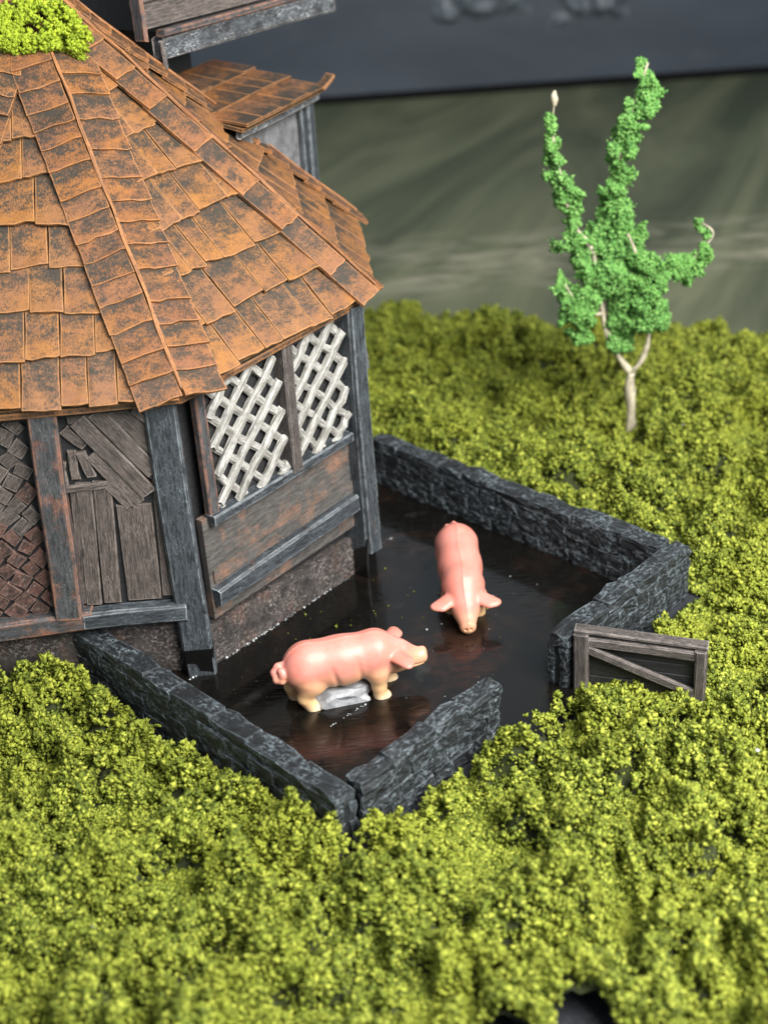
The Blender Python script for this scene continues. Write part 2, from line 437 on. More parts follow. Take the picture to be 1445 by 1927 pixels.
# ------------------------------------------------------------------ moss
OCT = np.array([(1, 0, 0), (-1, 0, 0), (0, 1, 0), (0, -1, 0), (0, 0, 1), (0, 0, -1)], float)
OCTF = np.array([(0, 2, 4), (2, 1, 4), (1, 3, 4), (3, 0, 4), (2, 0, 5), (1, 2, 5), (3, 1, 5), (0, 3, 5)])
TET = np.array([(1, 1, 1), (-1, -1, 1), (-1, 1, -1), (1, -1, -1)], float) * .85
TETF = np.array([(0, 2, 1), (0, 1, 3), (0, 3, 2), (1, 2, 3)])
def crumbs(name, C, S, mat, tet=False):
    """One mesh of small irregular foam crumbs: centres C, sizes S."""
    n = len(C)
    B0, F0 = (TET, TETF) if tet else (OCT, OCTF)
    V = B0[None] * rng.uniform(.5, 1.4, (n, len(B0), 1))
    q = rng.normal(size=(n, 4)); q /= np.linalg.norm(q, axis=1)[:, None]
    a, b, c, d = q.T
    Rm = np.stack([1 - 2 * (c * c + d * d), 2 * (b * c - d * a), 2 * (b * d + c * a), 2 * (b * c + d * a), 1 - 2 * (b * b + d * d), 2 * (c * d - b * a), 2 * (b * d - c * a), 2 * (c * d + b * a), 1 - 2 * (b * b + c * c)], 1).reshape(n, 3, 3)
    V = np.einsum('nij,nkj->nki', Rm, V) * S[:, None, None] + C[:, None]
    F = F0[None] + (np.arange(n) * len(B0))[:, None, None]
    return np_mesh(name, V.reshape(-1, 3), F.reshape(-1, 3), mat)
def moss_h(P):                                   # top of the foam layer over the board
    P = P.copy(); P[:, 2] = 0
    big = vnoise(P, .6, 1); mid = vnoise(P, 1.7, 2); sm = vnoise(P, 4.2, 3); fi = vnoise(P, 9.0, 5)
    h = .02 + .16 * big + .58 * np.clip(mid - .2, 0, 1) ** 1.15 + .46 * (sm - .36) * (.4 + mid) + .18 * (fi - .45)
    h = h - 1.5 * np.clip(.37 - vnoise(P, 2.5, 31), 0, .3) - .5 * np.clip(.33 - vnoise(P, 5.5, 32), 0, .3)
    h = np.maximum(h, .015)
    # lower where the foam was pressed down beside the walls and under the gate
    a = np.array([gl.x, gl.y]); b = np.array([gr.x, gr.y]); ab = b - a
    t = np.clip(((P[:, :2] - a) @ ab) / (ab @ ab), 0, 1)
    dg = np.linalg.norm(P[:, :2] - a - t[:, None] * ab, axis=1)
    h = h - (h - .06 - .10 * sm) * np.clip(1 - (dg - .30) / .3, 0, 1)
    u = (P[:, 0] - pF.x) * dFR.x + (P[:, 1] - pF.y) * dFR.y; v = (P[:, 0] - pF.x) * dFL.x + (P[:, 1] - pF.y) * dFL.y
    dw = np.maximum(np.maximum(-u, u - (pR - pF).length), np.maximum(-v, v - (pL - pF).length - 1)) - .2
    e = 26.7 - .365 * np.clip(P[:, 0], 0, 99) - P[:, 1]
    h = np.minimum(h, .50 + .12 * mid + .3 * np.clip(e / 2.5, 0, 1)) * (.6 + .4 * np.clip(e / 1.2, 0, 1))
    h = h + .26 * np.exp(-((P[:, 0] - pF.x + .1) ** 2 + (P[:, 1] - pF.y + .45) ** 2) / .30)
    h = h * (.78 + .22 * np.clip(dw / .5, 0, 1))
    return h
def moss_ok(P, extra=0.0):
    ok = ~inside_oct(P, .02 + extra) & ~inside_pen(P, .20 + extra)
    # mud runs out a little through the gateway
    u = (P[:, 0] - pF.x) * dFR.x + (P[:, 1] - pF.y) * dFR.y; v = (P[:, 0] - pF.x) * dFL.x + (P[:, 1] - pF.y) * dFL.y
    ok &= ~((u > 2.55) & (u < 3.65) & (v > -.40 - extra) & (v < .3))
    # far and right edges of the board
    ok &= (P[:, 1] < 26.7 - .365 * np.clip(P[:, 0], 0, 99) + .25 * vnoise(P * [1, 1, 0], 2, 9)) & (P[:, 0] < 9.2)
    # bare patches at the near edge
    e = vnoise(P * [1, 1, 0], 3.0, 4) * .22
    for (cx, cy, rx, ry) in ((1.44, 8.42, .27, .22), (.60, 8.22, .40, .24), (1.75, 8.15, .4, .16)):
        ok &= ((P[:, 0] - cx) / rx) ** 2 + ((P[:, 1] - cy) / ry) ** 2 > .8 + e * 2
    return ok
def in_view(P, marg):
    q = P - np.array([0, 0, CAMH]); fw, cx, cy = np.array(FW), np.array(CX), np.array(CY)
    z = q @ fw
    return (np.abs(q @ cx / z * FPX) < 722 * marg) & (np.abs(q @ cy / z * FPX) < 963 * marg)
# backing sheet under the crumbs
nx, ny = 260, 330
gx, gy = np.meshgrid(np.linspace(-8.8, 9.1, nx), np.linspace(7.4, 28.0, ny))
G = np.stack([gx.ravel(), gy.ravel(), np.zeros(nx * ny)], 1)
okv = moss_ok(G, .03)
G[:, 2] = np.where(okv, np.maximum(moss_h(G) * .85 - .20, -.04), -.12)
idx = np.arange(nx * ny).reshape(ny, nx)
F = np.stack([idx[:-1, :-1], idx[:-1, 1:], idx[1:, 1:], idx[1:, :-1]], -1).reshape(-1, 4)
F = F[okv[F].all(1)]
bk = np_mesh('moss_backing', G, F, m_soil, True); link(bk)
tag(bk, kind='stuff')
# crumbs: nearer ones smaller and denser
N = 4400000
C = np.stack([rng.uniform(-8.5, 9.2, N), 7.45 + 20.6 * rng.uniform(0, 1, N) ** 1.25, np.zeros(N)], 1)
C = C[in_view(C, 1.14) & moss_ok(C)]
hid = (C[:, 0] < -.2) & (C[:, 1] > 19.0); C = C[~hid]
h = moss_h(C)
depth = rng.uniform(0, 1, len(C)) ** 1.6 * .20
C[:, 2] = h - depth
por = vnoise(C, 3.6, 21) * .36 + vnoise(C, 8.0, 22) * .38 + vnoise(C, 19.0, 23) * .26
C[:, 2] += (por - .5) * .46
C[:, 2] = np.maximum(C[:, 2], -.04 + .05 * rng.uniform(0, 1, len(C)))
keep = (por > .435) | (h < .12) | (depth > .172)
C = C[keep]
if len(C) > 565000: C = C[rng.permutation(len(C))[:565000]]
dist = np.linalg.norm(C - [0, 0, CAMH], axis=1)
S = (.010 + .021 * rng.uniform(0, 1, len(C)) ** 1.6) * np.sqrt(dist / 15.0) * 1.12
print('moss crumbs', len(C))
mo = crumbs('moss', C, S, m_moss, True); link(mo)
tag(mo, kind='stuff')

# white grit lying in the moss
for (u, v, s, lab) in ((175, 1748, .05, 'small white bead of grit lying low in the moss of the near corner'), (1282, 798, .06, 'pale grit chip in the moss just beyond the tree trunk'), (1424, 1412, .035, 'tiny white grit grain in the moss beyond the open gate')):
    p = at(u, v, .36)
    P = OCT * s * rng.uniform(.7, 1.2, (6, 1))
    o = mesh_obj('grit_chip', P, [tuple(f) for f in OCTF], m_white, None, Matrix.Translation(p)); tag(o, lab, 'grit')

# ------------------------------------------------------------------ pen walls of stone
def rock(sx, sy, sz, seed, jit):
    """A block with rounded, broken edges (108 triangles)."""
    r = random.Random(seed)
    N_ = 3
    vs = {}; fs = []
    off = r.uniform(0, 99)
    def vid(key):
        if key not in vs:
            q = [2 * c / N_ - 1 for c in key]
            e = sum(1 for c in key if c in (0, N_))
            f = {1: 1.0, 2: .97, 3: .91}[e]
            p = Vector((q[0] * sx / 2 * f, q[1] * sy / 2 * f, q[2] * sz / 2 * f))
            k = mnoise.noise_vector(p * 9 + Vector((off, 0, 0))) * jit * 1.5
            vs[key] = (len(vs), p + k + Vector([r.uniform(-jit, jit) * .5 for _ in range(3)]))
        return vs[key][0]
    for ax in range(3):
        for sd in (0, N_):
            for a in range(N_):
                for b in range(N_):
                    q = []
                    for (da, db) in ((0, 0), (1, 0), (1, 1), (0, 1)):
                        c = [0, 0, 0]; c[ax] = sd; c[(ax + 1) % 3] = a + da; c[(ax + 2) % 3] = b + db
                        q.append(vid(tuple(c)))
                    fs.append(tuple(q if sd else q[::-1]))
    return [v[1] for v in sorted(vs.values(), key=lambda x: x[0])], fs
def stone_wall(A, B, th, hgt, label, seed, sag=0.0):
    A = Vector(A); B = Vector(B); L = (B - A).length; d = (B - A).normalized(); n = Vector((d.y, -d.x, 0))
    root = empty('stone_wall', (A.x, A.y, 0), label, 'wall', 'low stone walls round the pig pen')
    r = random.Random(seed)
    bar('wall_core', root, m_mortar, A + Vector((0, 0, hgt * .45 - .03)) + d * .03, B + Vector((0, 0, hgt * .45 - .03)) - d * .03, hgt * .9, th * .74, n, .01)
    rows = 3; rh = (hgt - .13) / rows
    for sgn in (1, -1):
        for k in range(rows):
            x = 0.0
            while x < L - .06:
                wd = r.uniform(.20, .42)
                if L - x - wd < .14: wd = L - x
                V, Fq = rock(wd * 1.0, th * .34, rh * 1.0, r.random(), .018)
                p = A + d * (x + wd / 2) + n * sgn * (th * .34 + r.uniform(-.012, .012)) + Vector((0, 0, k * rh + rh / 2 + r.uniform(-.008, .008) - .02))
                mesh_obj('stone', V, Fq, m_stone, root, frame(p, d, Vector((0, 0, 1))))
                x += wd
    x = 0.0
    while x < L - .06:
        wd = r.uniform(.4, .95)
        if L - x - wd < .2: wd = L - x
        V, Fq = rock(wd * 1.03, th * r.uniform(.94, 1.06), .17, r.random(), .024)
        p = A + d * (x + wd / 2) + n * r.uniform(-.015, .015) + Vector((0, 0, hgt - .085 + r.uniform(-.015, .015)))
        mesh_obj('coping_stone', V, Fq, m_stone, root, frame(p, d, Vector((0, 0, 1))))
        x += wd
    return root
stone_wall(pF + dFL * -.06 + dFR * -.05, pF + dFL * 4.85 + dFR * .10, .28, WALL_H, 'long charcoal stone wall running from the house foot to the nearest pen corner', 1)
stone_wall(pF + dFR * .16 + dFL * .04, pF + dFR * 2.44 + dFL * .07, .23, WALL_H, 'short charcoal stone wall ending beside the gateway, in front of the side-on pig', 2)
stone_wall(pF + dFR * 3.62 + dFL * .05, pF + dFR * 6.34 + dFL * .07, .28, WALL_H, 'short charcoal stone wall that the open wooden gate hangs on', 3)
dRB = (pB - pR).normalized()
stone_wall(pF + dFR * 6.17 + dFL * .22, pF + dFR * 6.28 + dFL * 5.6, .29, WALL_H, 'long charcoal stone wall behind the pig that faces forward, moss beyond it', 4)

# ------------------------------------------------------------------ gate
gd = (gr - gl).normalized(); gn = Vector((gd.y, -gd.x, 0))
gate = empty('wooden_gate', gl, 'low grey wooden gate with one diagonal brace, standing open onto the moss', 'gate')
Z = Vector((0, 0, 1))
GL = (gr - gl).length
bar('gate_post', gate, m_gate, gl + gd * .08, gl + gd * .08 + Z * .80, .17, .20, gn, .008)
bar('gate_post', gate, m_gate, gl + gd * (GL - .07), gl + gd * (GL - .07) + Z * .74, .13, .20, gn, .008)
bar('top_rail', gate, m_gate, gl + gd * .17 + Z * .70 + gn * .015, gl + gd * (GL - .14) + Z * .655 + gn * .015, .13, .12, gn, .008)
bar('cap_rail', gate, m_gate, gl + gd * .0 + Z * .825 - gn * .03, gl + gd * (GL - .0) + Z * .765 - gn * .03, .05, .16, gn, .006, ch=.012)
bar('diagonal_brace', gate, m_gate, gl + gd * .16 + Z * .60 + gn * .05, gl + gd * (GL - .13) + Z * .13 + gn * .05, .115, .07, gn, .006)
for k, (z0, z1) in enumerate(((.48, .63), (.33, .48), (.17, .33), (.02, .17))):
    bar('back_board', gate, m_dark, gl + gd * .14 + Z * (z0 + z1) / 2 - gn * .05, gl + gd * (GL - .12) + Z * ((z0 + z1) / 2 - .02) - gn * .05, z1 - z0, .04, gn, .006)

# ------------------------------------------------------------------ house
house = empty('timber_house', (octc.x, octc.y, 0), 'eight-sided timber house with a steep rust-coloured tile roof and white lattice windows', 'house')
EZ = {-2: 3.92, -1: 3.92, 0: 3.94, 1: 4.12, 2: 4.12, 3: 4.1, 4: 4.1, 5: 4.0}
APEX = Vector((octc.x, octc.y, 8.02))
cs = [octcorner(k) for k in range(8)]
# body and foundation
inn = [octcorner(k, -.12) for k in range(8)]
mesh_obj('house_core', [(p.x, p.y, -.05) for p in inn] + [(p.x, p.y, 4.1) for p in inn], [(i, (i + 1) % 8, (i + 1) % 8 + 8, i + 8) for i in range(8)] + [tuple(range(8, 16))], m_dark, house)
for k in range(8):
    p, q = octcorner(k, .02), octcorner(k + 1, .02)
    d = (q - p).normalized(); n = Vector((d.y, -d.x, 0))
    if k in (7, 0, 1):
        top = (.95 if k == 7 else .62)
        vs = [p, q, q + Z * top, p + Z * top]
        slab('foundation', house, m_found, [v - n * .10 - Z * .05 for v in vs], n, .16, .01)
    else:
        vs = [p, q, q + Z * 3.9, p + Z * 3.9]
        slab('wall', house, m_panel, [v - n * .10 - Z * .05 for v in vs], n, .14)
# --- the wall facing the pen: s along it from hM, z up
def W(s, z, o=0.0): return hM + dR * s + Z * z + nR * o
def wpx(u, v, o=0.0):                             # photo pixel -> (s, z) on that wall
    d = ray(u, v); P0 = hM + nR * o
    t = (P0 - Vector((0, 0, CAMH))).dot(nR) / d.dot(nR)
    q = Vector((0, 0, CAMH)) + d * t
    return (q - hM).dot(dR), q.z

def plane_px(u, v, P0, n):
    d = ray(u, v); C0 = Vector((0, 0, CAMH))
    return C0 + d * ((P0 - C0).dot(n) / d.dot(n))
# corner post at hM, faces the camera; deep post at hB, faces the pen
cL = octcorner(-1); dL = (hM - cL).normalized(); nL = Vector((dL.y, -dL.x, 0))
bar('corner_post', house, m_post, hM - dL * .13 + nL * .06 - Z * .04, hM - dL * .15 + nL * .06 + Z * 3.9, .37, .22, nL, .012, ch=.025, segs=3)
bar('corner_post', house, m_post, W(2.86, -.04, .06), W(2.86, 3.95, .06), .18, .40, nR, .010, ch=.02, segs=3)
bar('post_facing', house, m_post, W(2.90, .40, .285), W(2.885, 3.98, .285), .225, .06, nR, .012, ch=.012, segs=3)
bar('corner_post', house, m_postr, octcorner(2, .02) - Z * .04, octcorner(2, .02, 3.95), .34, .3, Vector((1, -.2, 0)), .012)
bar('post_foot', house, m_wet, hM - dL * .13 + nL * .06 - Z * .04, hM - dL * .13 + nL * .06 + Z * .40, .382, .235, nL, .012, ch=.025)
bar('post_foot', house, m_wet, W(2.86, -.04, .06), W(2.86, .62, .06), .192, .412, nR, .010, ch=.02)
# side boards of the third wall (seen edge on behind the deep post)
dT = (octcorner(2) - hB).normalized(); nT = Vector((dT.y, -dT.x, 0))
bar('wall_board', house, m_postr, hB + dT * .25 + nT * .1 + Z * .3, hB + dT * .25 + nT * .1 + Z * 3.9, .30, .12, nT, .012)
bar('wall_rail', house, m_post, hB + dT * .1 + nT * .18 + Z * 3.05, hB + dT * 2.9 + nT * .18 + Z * 3.1, .22, .12, nT, .012)
bar('wall_rail', house, m_post, hB + dT * .1 + nT * .16 + Z * 1.15, hB + dT * 2.9 + nT * .16 + Z * 1.15, .24, .14, nT, .012)
# wall panel, sill, beam, jamb, mullion
slab('wall_panel', house, m_panel, [W(.1, .7, .02), W(2.9, .8, .02), W(2.9, 2.2, .02), W(.1, 2.1, .02)], nR, .10)
slab('wall_panel', house, m_panel, [W(.16, 1.20, .085), W(2.86, 1.33, .085), W(2.86, 1.50, .085), W(.16, 1.38, .085)], nR, .03)
bar('lower_beam', house, m_post, W(.12, 1.03, .13), W(2.74, 1.19, .13), .25, .17, nR, .012, ch=.03, segs=3)
bar('window_sill', house, m_post, W(.2, 2.08, .12), W(2.74, 2.19, .12), .13, .18, nR, .008, ch=.015, segs=3)
bar('window_jamb', house, m_postr, W(.28, 2.14, .09), W(.27, 3.95, .09), .16, .12, nR, .008)
bar('mullion', house, m_gate, W(1.66, 2.16, .13), W(1.68, 3.95, .13), .17, .22, nR, .008, ch=.02)
bar('wall_plate', house, m_dark, W(.05, 3.82, .05), W(2.95, 3.9, .05), .22, .16, nR, .01)
def lattice(s0, s1, z0, z1, pitch, o, seed):
    win = slab('lattice_window', house, m_dark, [W(s0 - .08, z0 - .03, .02), W(s1 + .08, z0 - .03, .02), W(s1 + .08, z1, .02), W(s0 - .08, z1, .02)], nR, .05)
    r = random.Random(seed)
    for fam in (1, -1):
        c = -8.0
        while c < 8:
            # line z = z0 + fam * (s - s0) + c, clipped to the opening
            pts = []
            for ss in (s0, s1):
                zz = z0 + fam * (ss - s0) + c
                if z0 - 1e-6 <= zz <= z1 + 1e-6: pts.append((ss, zz))
            for zz in (z0, z1):
                ss = s0 + fam * (zz - z0 - c)
                if s0 < ss < s1: pts.append((ss, zz))
            if len(pts) >= 2:
                pts = sorted(pts)[::len(pts) - 1] if len(pts) > 2 else sorted(pts)
                (a, b), (e, f) = pts[0], pts[1]
                if math.hypot(e - a, f - b) > .12:
                    k = r.uniform(-.012, .012); oo = o + (.03 if fam > 0 else -.02)
                    bar('lattice_bar', win, m_cream, W(a, b + k, oo), W(e, f - k, oo), .10, .095, nR, .022, ch=.034, segs=5)
            c += pitch
lattice(.37, 1.57, 2.15, 3.75, .385, .10, 3)
lattice(1.77, 2.76, 2.20, 3.85, .385, .10, 4)

# --- the left wall: two panels between posts
P0L = cL + nL * .0
def LW(u, v, o=0.0): return plane_px(u, v, cL + nL * o, nL)
def Lp(x, z, o=0.0):
    f = (x - cL.x) / (hM.x - cL.x)
    p = cL.lerp(hM, f); return p + Z * z + nL * o
slab('wall_panel', house, m_dark, [Lp(-5.3, .8, .0), Lp(-2.4, .9, .0), Lp(-2.4, 3.9, .0), Lp(-5.3, 3.9, .0)], nL, .06)
bar('wall_post', house, m_postr, LW(134, 1160, .14), LW(78, 765, .14), .33, .2, nL, .014, ch=.025, segs=3, lab='worn dark post with rust showing along both edges')
bar('wall_post', house, m_postr, Lp(-5.25, .7, .14), Lp(-5.2, 3.9, .14), .33, .2, nL, .014, ch=.025, segs=3)
bar('ground_beam', house, m_postr, LW(-140, 1203, .12), LW(178, 1162, .12), .25, .22, nL, .012, ch=.03, segs=3)
bar('ground_beam', house, m_post, LW(160, 1164, .13), LW(352, 1146, .13), .24, .20, nL, .012, ch=.03, segs=3)
bar('wall_plate', house, m_dark, Lp(-5.3, 3.74, .05), Lp(-2.4, 3.76, .05), .16, .12, nL, .01)
def plank(a, b, wpx, o, th=.05, mat=None):
    p, q = LW(*a, o), LW(*b, o)
    bar('plank', house, mat or m_plank, p, q, wpx / 146.0, th, nL, .010, ch=.012, segs=3)
plank((157, 908), (180, 1136), 27, .055); plank((191, 905), (213, 1132), 31, .06); plank((251, 948), (274, 1126), 60, .055)
plank((301, 900), (323, 1118), 28, .055); plank((139, 925), (158, 1134), 14, .04)
plank((126, 921), (208, 910), 13, .075); plank((134, 848), (143, 902), 15, .06); plank((152, 850), (172, 896), 17, .07)
plank((120, 808), (160, 838), 20, .05); plank((146, 792), (280, 928), 31, .095); plank((178, 776), (290, 886), 29, .085)
plank((172, 854), (262, 946), 26, .075); plank((214, 770), (300, 846), 32, .07); plank((206, 912), (246, 950), 18, .065)
plank((128, 790), (222, 766), 18, .06); plank((226, 762), (292, 790), 26, .05); plank((258, 868), (306, 900), 24, .05)
plank((252, 770), (284, 800), 13, .10); plank((118, 870), (124, 912), 12, .055); plank((124, 760), (300, 748), 22, .045)
# diamond-laid stone chips in the far panel
r_ = random.Random(21)
for i in range(-1, 12):
    for j in range(-12, 13):
        s_ = .205
        cx = -4.72 + (i - j) * s_ * .707; cz = 1.0 + (i + j) * s_ * .707
        if not (-5.12 < cx < -4.0 and 1.06 < cz < 3.68): continue
        hw, hh = s_ * .46, s_ * .46 * r_.choice((1, 1, .8))
        a_ = R(45) + r_.uniform(-.2, .2); hw *= r_.uniform(.75, 1.1)
        if r_.random() < .06: continue
        q = [(cx + math.cos(a_) * x - math.sin(a_) * y, cz + math.sin(a_) * x + math.cos(a_) * y) for x, y in ((-hw, -hh), (hw, -hh), (hw, hh), (-hw, hh))]
        slab('brick', house, m_brick if cz < 2.35 + r_.uniform(-.5, .5) else m_plank, [Lp(x, z, .05 + r_.uniform(-.012, .02)) for x, z in q], nL, .05, .016)

# --- roof
ec = {k: octcorner(k, .30, EZ[k]) for k in EZ}
ec[6] = octcorner(6, .30, EZ[-2])
def E(k): return ec[(k + 2) % 8 - 2] if ((k + 2) % 8 - 2) in ec else ec[k % 8]
ring = [octcorner(k, .30, {0: 3.94, 1: 4.12, 2: 4.12, 3: 4.1, 4: 4.05, 5: 4.0, 6: 3.92, 7: 3.92}[k]) for k in range(8)]
roof = mesh_obj('roof', [p - Z * .05 for p in ring] + [APEX - Z * .05] + [p * .985 + octc * .015 - Z * .12 for p in ring],
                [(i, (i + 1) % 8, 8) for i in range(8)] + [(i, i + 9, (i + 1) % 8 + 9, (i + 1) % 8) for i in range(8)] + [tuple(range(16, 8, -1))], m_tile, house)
def face(k):
    A, B = ring[k % 8], ring[(k + 1) % 8]
    n = (B - A).cross(APEX - A).normalized()
    return A, B, n
def ragged(name, parent, mat, q, up, n, th, M, r):
    """A hand-cut card tile: the corners q run along the lower edge first; that edge and the sides are torn a little."""
    low = [q[0].lerp(q[1], f) + (up * r.uniform(-.02, .014) + n * r.uniform(-.006, .012) if 0 < f < 1 else Vector()) for f in (0, .22 + r.uniform(-.1, .1), .5 + r.uniform(-.1, .1), .8 + r.uniform(-.1, .1), 1)]
    sr_ = q[1].lerp(q[2], .5) + (q[1] - q[0]).normalized() * r.uniform(-.012, .004); sl_ = q[0].lerp(q[3], .5) - (q[1] - q[0]).normalized() * r.uniform(-.012, .004)
    top = low + [sr_ - n * .004, q[2], q[3], sl_ - n * .004]
    bot = [p - n * th for p in top]; Mi = M.inverted(); k = len(top)
    vs = [Mi @ p for p in top + bot]
    return mesh_obj(name, vs, [tuple(range(k)), tuple(range(2 * k - 1, k - 1, -1))] + [(i, i + k, (i + 1) % k + k, (i + 1) % k) for i in range(k)], mat, parent, M)
def roof_face(k, ncourse, seed, tmin, tmax, sag=0.0):
    A, B, n = face(k); r = random.Random(seed)
    ex = (B - A); Wd = ex.length; ex.normalize(); mid = (A + B) / 2
    up = APEX - mid; ups = up.length; up.normalize()
    def P(x, t, o):
        return mid + ex * x + up * (t * ups) + n * o
    for i in range(ncourse):
        t0 = i / ncourse - .012; t1 = (i + 1.22) / ncourse
        h0 = Wd / 2 * (1 - max(t0, 0)); h1 = Wd / 2 * (1 - min(t1, 1))
        if t0 > .92: break
        x = -h0; lc = r.uniform(.06, .10); tl = r.uniform(-.016, .016)
        while x < h0 - .04:
            wd = r.uniform(tmin, tmax)
            if h0 - x - wd < .22: wd = h0 - x
            xa, xb = x + .005, x + wd - .005
            dt = r.uniform(-.005, .005)
            tt = min(t1, .985)
            ua, ub = max(min(xa, h1), -h1), max(min(xb, h1), -h1)
            if ub - ua < .02: ua, ub = (ua + ub) / 2 - .01, (ua + ub) / 2 + .01
            lift = lc + r.uniform(-.006, .006)
            tilt = r.uniform(-.005, .005)
            th = .035
            top = [P(xa, t0 + dt + tl * xa / h0, lift + tilt + max(0, r.gauss(0, .012))), P(xb, t0 + dt + tl * xb / h0 + r.uniform(-.006, .006), lift - tilt + max(0, r.gauss(0, .012))), P(ub, tt, .015), P(ua, tt, .015)]
            c = sum(top, Vector()) / 4
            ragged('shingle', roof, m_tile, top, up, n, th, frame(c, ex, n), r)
            x += wd
roof_face(7, 10, 31, .26, .58)
roof_face(0, 9, 32, .20, .58)
roof_face(1, 9, 33, .34, .62)
roof_face(6, 8, 34, .6, .9)
def ridge(k, sgn, wdt, npc, seed, lift):
    """Ridge tiles lying along hip k on one side of it."""
    A, B, n = face(k if sgn > 0 else k - 1)
    E0 = ring[k % 8]; hip = (APEX - E0); L = hip.length; hip.normalize()
    inn_ = n.cross(hip).normalized()
    if inn_.dot((A + B) / 2 - E0) < 0: inn_ = -inn_
    r = random.Random(seed)
    t = -.02
    while t < .93:
        dl = r.uniform(.78, 1.25) / npc
        a, b = t * L, min(t + dl * 1.12, .985) * L
        w0 = wdt * r.uniform(.98, 1.02); w1 = w0 * (1 if b < .8 * L else .8)
        l0 = lift + r.uniform(.0, .022); l1 = lift - .022
        top = [E0 + hip * a + n * l0 - inn_ * .012, E0 + hip * (a + r.uniform(-.015, .015)) + inn_ * w0 + n * (l0 + r.uniform(-.012, .01)), E0 + hip * b + inn_ * w1 + n * l1, E0 + hip * b + n * l1 - inn_ * .012]
        if sgn < 0: top = [top[1], top[0], top[3], top[2]]
        c = sum(top, Vector()) / 4
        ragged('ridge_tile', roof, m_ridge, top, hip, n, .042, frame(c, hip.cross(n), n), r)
        t += dl
for k, (wl, wr) in {0: (.50, .52), 1: (.36, .30), 7: (.45, .45), 2: (.3, .3)}.items():
    ridge(k, -1, wl, 9 if k == 1 else 19, 50 + k, .125)
    ridge(k, 1, wr, 11 if k == 1 else 17, 60 + k, .115)
    hp = (APEX - ring[k]).normalized(); on = (ring[k] - octc) * Vector((1, 1, 0)); on.normalize()
    bar('ridge_edge', roof, m_edge, ring[k] + on * .10 + Z * .09 - hp * .02, ring[k] + (APEX - ring[k]) * .93 + on * .10 + Z * .09, .032, .026, on, .016, ch=.008, segs=14)
# eave boards
for k in (7, 0, 1):
    A, B, n = face(k); d = (B - A).normalized()
    bar('eave_board', roof, m_ridge, A - Z * .10 + (octc - A).normalized() * Vector((1, 1, 0)).length * .04, B - Z * .10 + (octc - B).normalized() * .04, .08, .05, Vector((d.y, -d.x, 0)), .006, segs=3)

# ------------------------------------------------------------------ moss lump on the roof
A_, B_, n_ = face(7)
mc = plane_px(52, 62, A_, n_)
q = rng.normal(size=(44000, 3)); q /= np.linalg.norm(q, axis=1)[:, None]
C = q * rng.uniform(.72, 1.0, (44000, 1)) * [.98, .5, .36]
C = C * .9 + np.array(mc) + [-.22, .08, .08]
C[:, 2] += (vnoise(C, 3.2, 61) - .55) * .8; C[:, 0] += (vnoise(C, 2.6, 62) - .5) * .7
por = vnoise(C, 7, 63) * .5 + vnoise(C, 14, 64) * .5
C = C[por > .44]
o = crumbs('moss_clump', C, rng.uniform(.016, .036, len(C)), m_roofmoss, True); link(o)
tag(o, 'bright yellow-green clump of moss lying on top of the tiled roof', 'moss')

# ------------------------------------------------------------------ jettied tower above the roof
K = Vector((-2.48, 19.0, 0)); d1 = Vector((.575, .818, 0)); d2 = Vector((-.818, .575, 0)); n1 = Vector((.818, -.575, 0)); n2 = -d1
tw = empty('jettied_tower', (K.x, K.y, 0), 'dark jettied tower storey with a silvery beam overhanging the top of the tile roof', 'tower')
def boxpart(name, parent, mat, P, a, b, z0, z1):
    q = [P, P + a, P + a + b, P + b]
    vs = [(p.x, p.y, z0) for p in q] + [(p.x, p.y, z1) for p in q]
    return mesh_obj(name, vs, [(3, 2, 1, 0), (4, 5, 6, 7), (0, 1, 5, 4), (1, 2, 6, 5), (2, 3, 7, 6), (3, 0, 4, 7)], mat, parent)
boxpart('lower_wall', tw, m_dark, K + d1 * .4 + d2 * 1.3, d1 * 1.6, d2 * 1.6, 3.5, 6.9)
boxpart('upper_wall', tw, m_dark, K + d1 * .35 + d2 * .1, d1 * 3.3, d2 * 3.2, 6.98, 10.6)
bar('jetty_beam', tw, m_jetty, K + n1 * .0 + Z * 6.86 - d1 * .05, K + d1 * 3.8 + Z * 6.86, .30, .20, n1, .02, ch=.03, segs=3)
bar('rim_board', tw, m_postr, K + n1 * .10 + Z * 7.06 - d1 * .12, K + n1 * .10 + d1 * 3.8 + Z * 7.06, .09, .14, n1, .01, segs=3)
bar('corner_board', tw, m_postr, K + Z * 7.0 - d1 * .38, K + Z * 10.6 - d1 * .38, .07, .20, n1, .01)
zz = 7.12
for k in range(9):
    bar('weatherboard', tw, m_plank, K - d1 * .38 + n1 * (-.06) + Z * (zz + .17), K + d1 * 3.7 + n1 * (-.06) + Z * (zz + .17), .36, .05, (n1 + Z * .22).normalized(), .008, segs=3)
    zz += .34
bar('splinter', tw, m_gate, K + n1 * .10 - d1 * .12 + Z * 6.96, K + n1 * .12 - d1 * .10 + Z * 6.62, .05, .04, n1, .015)

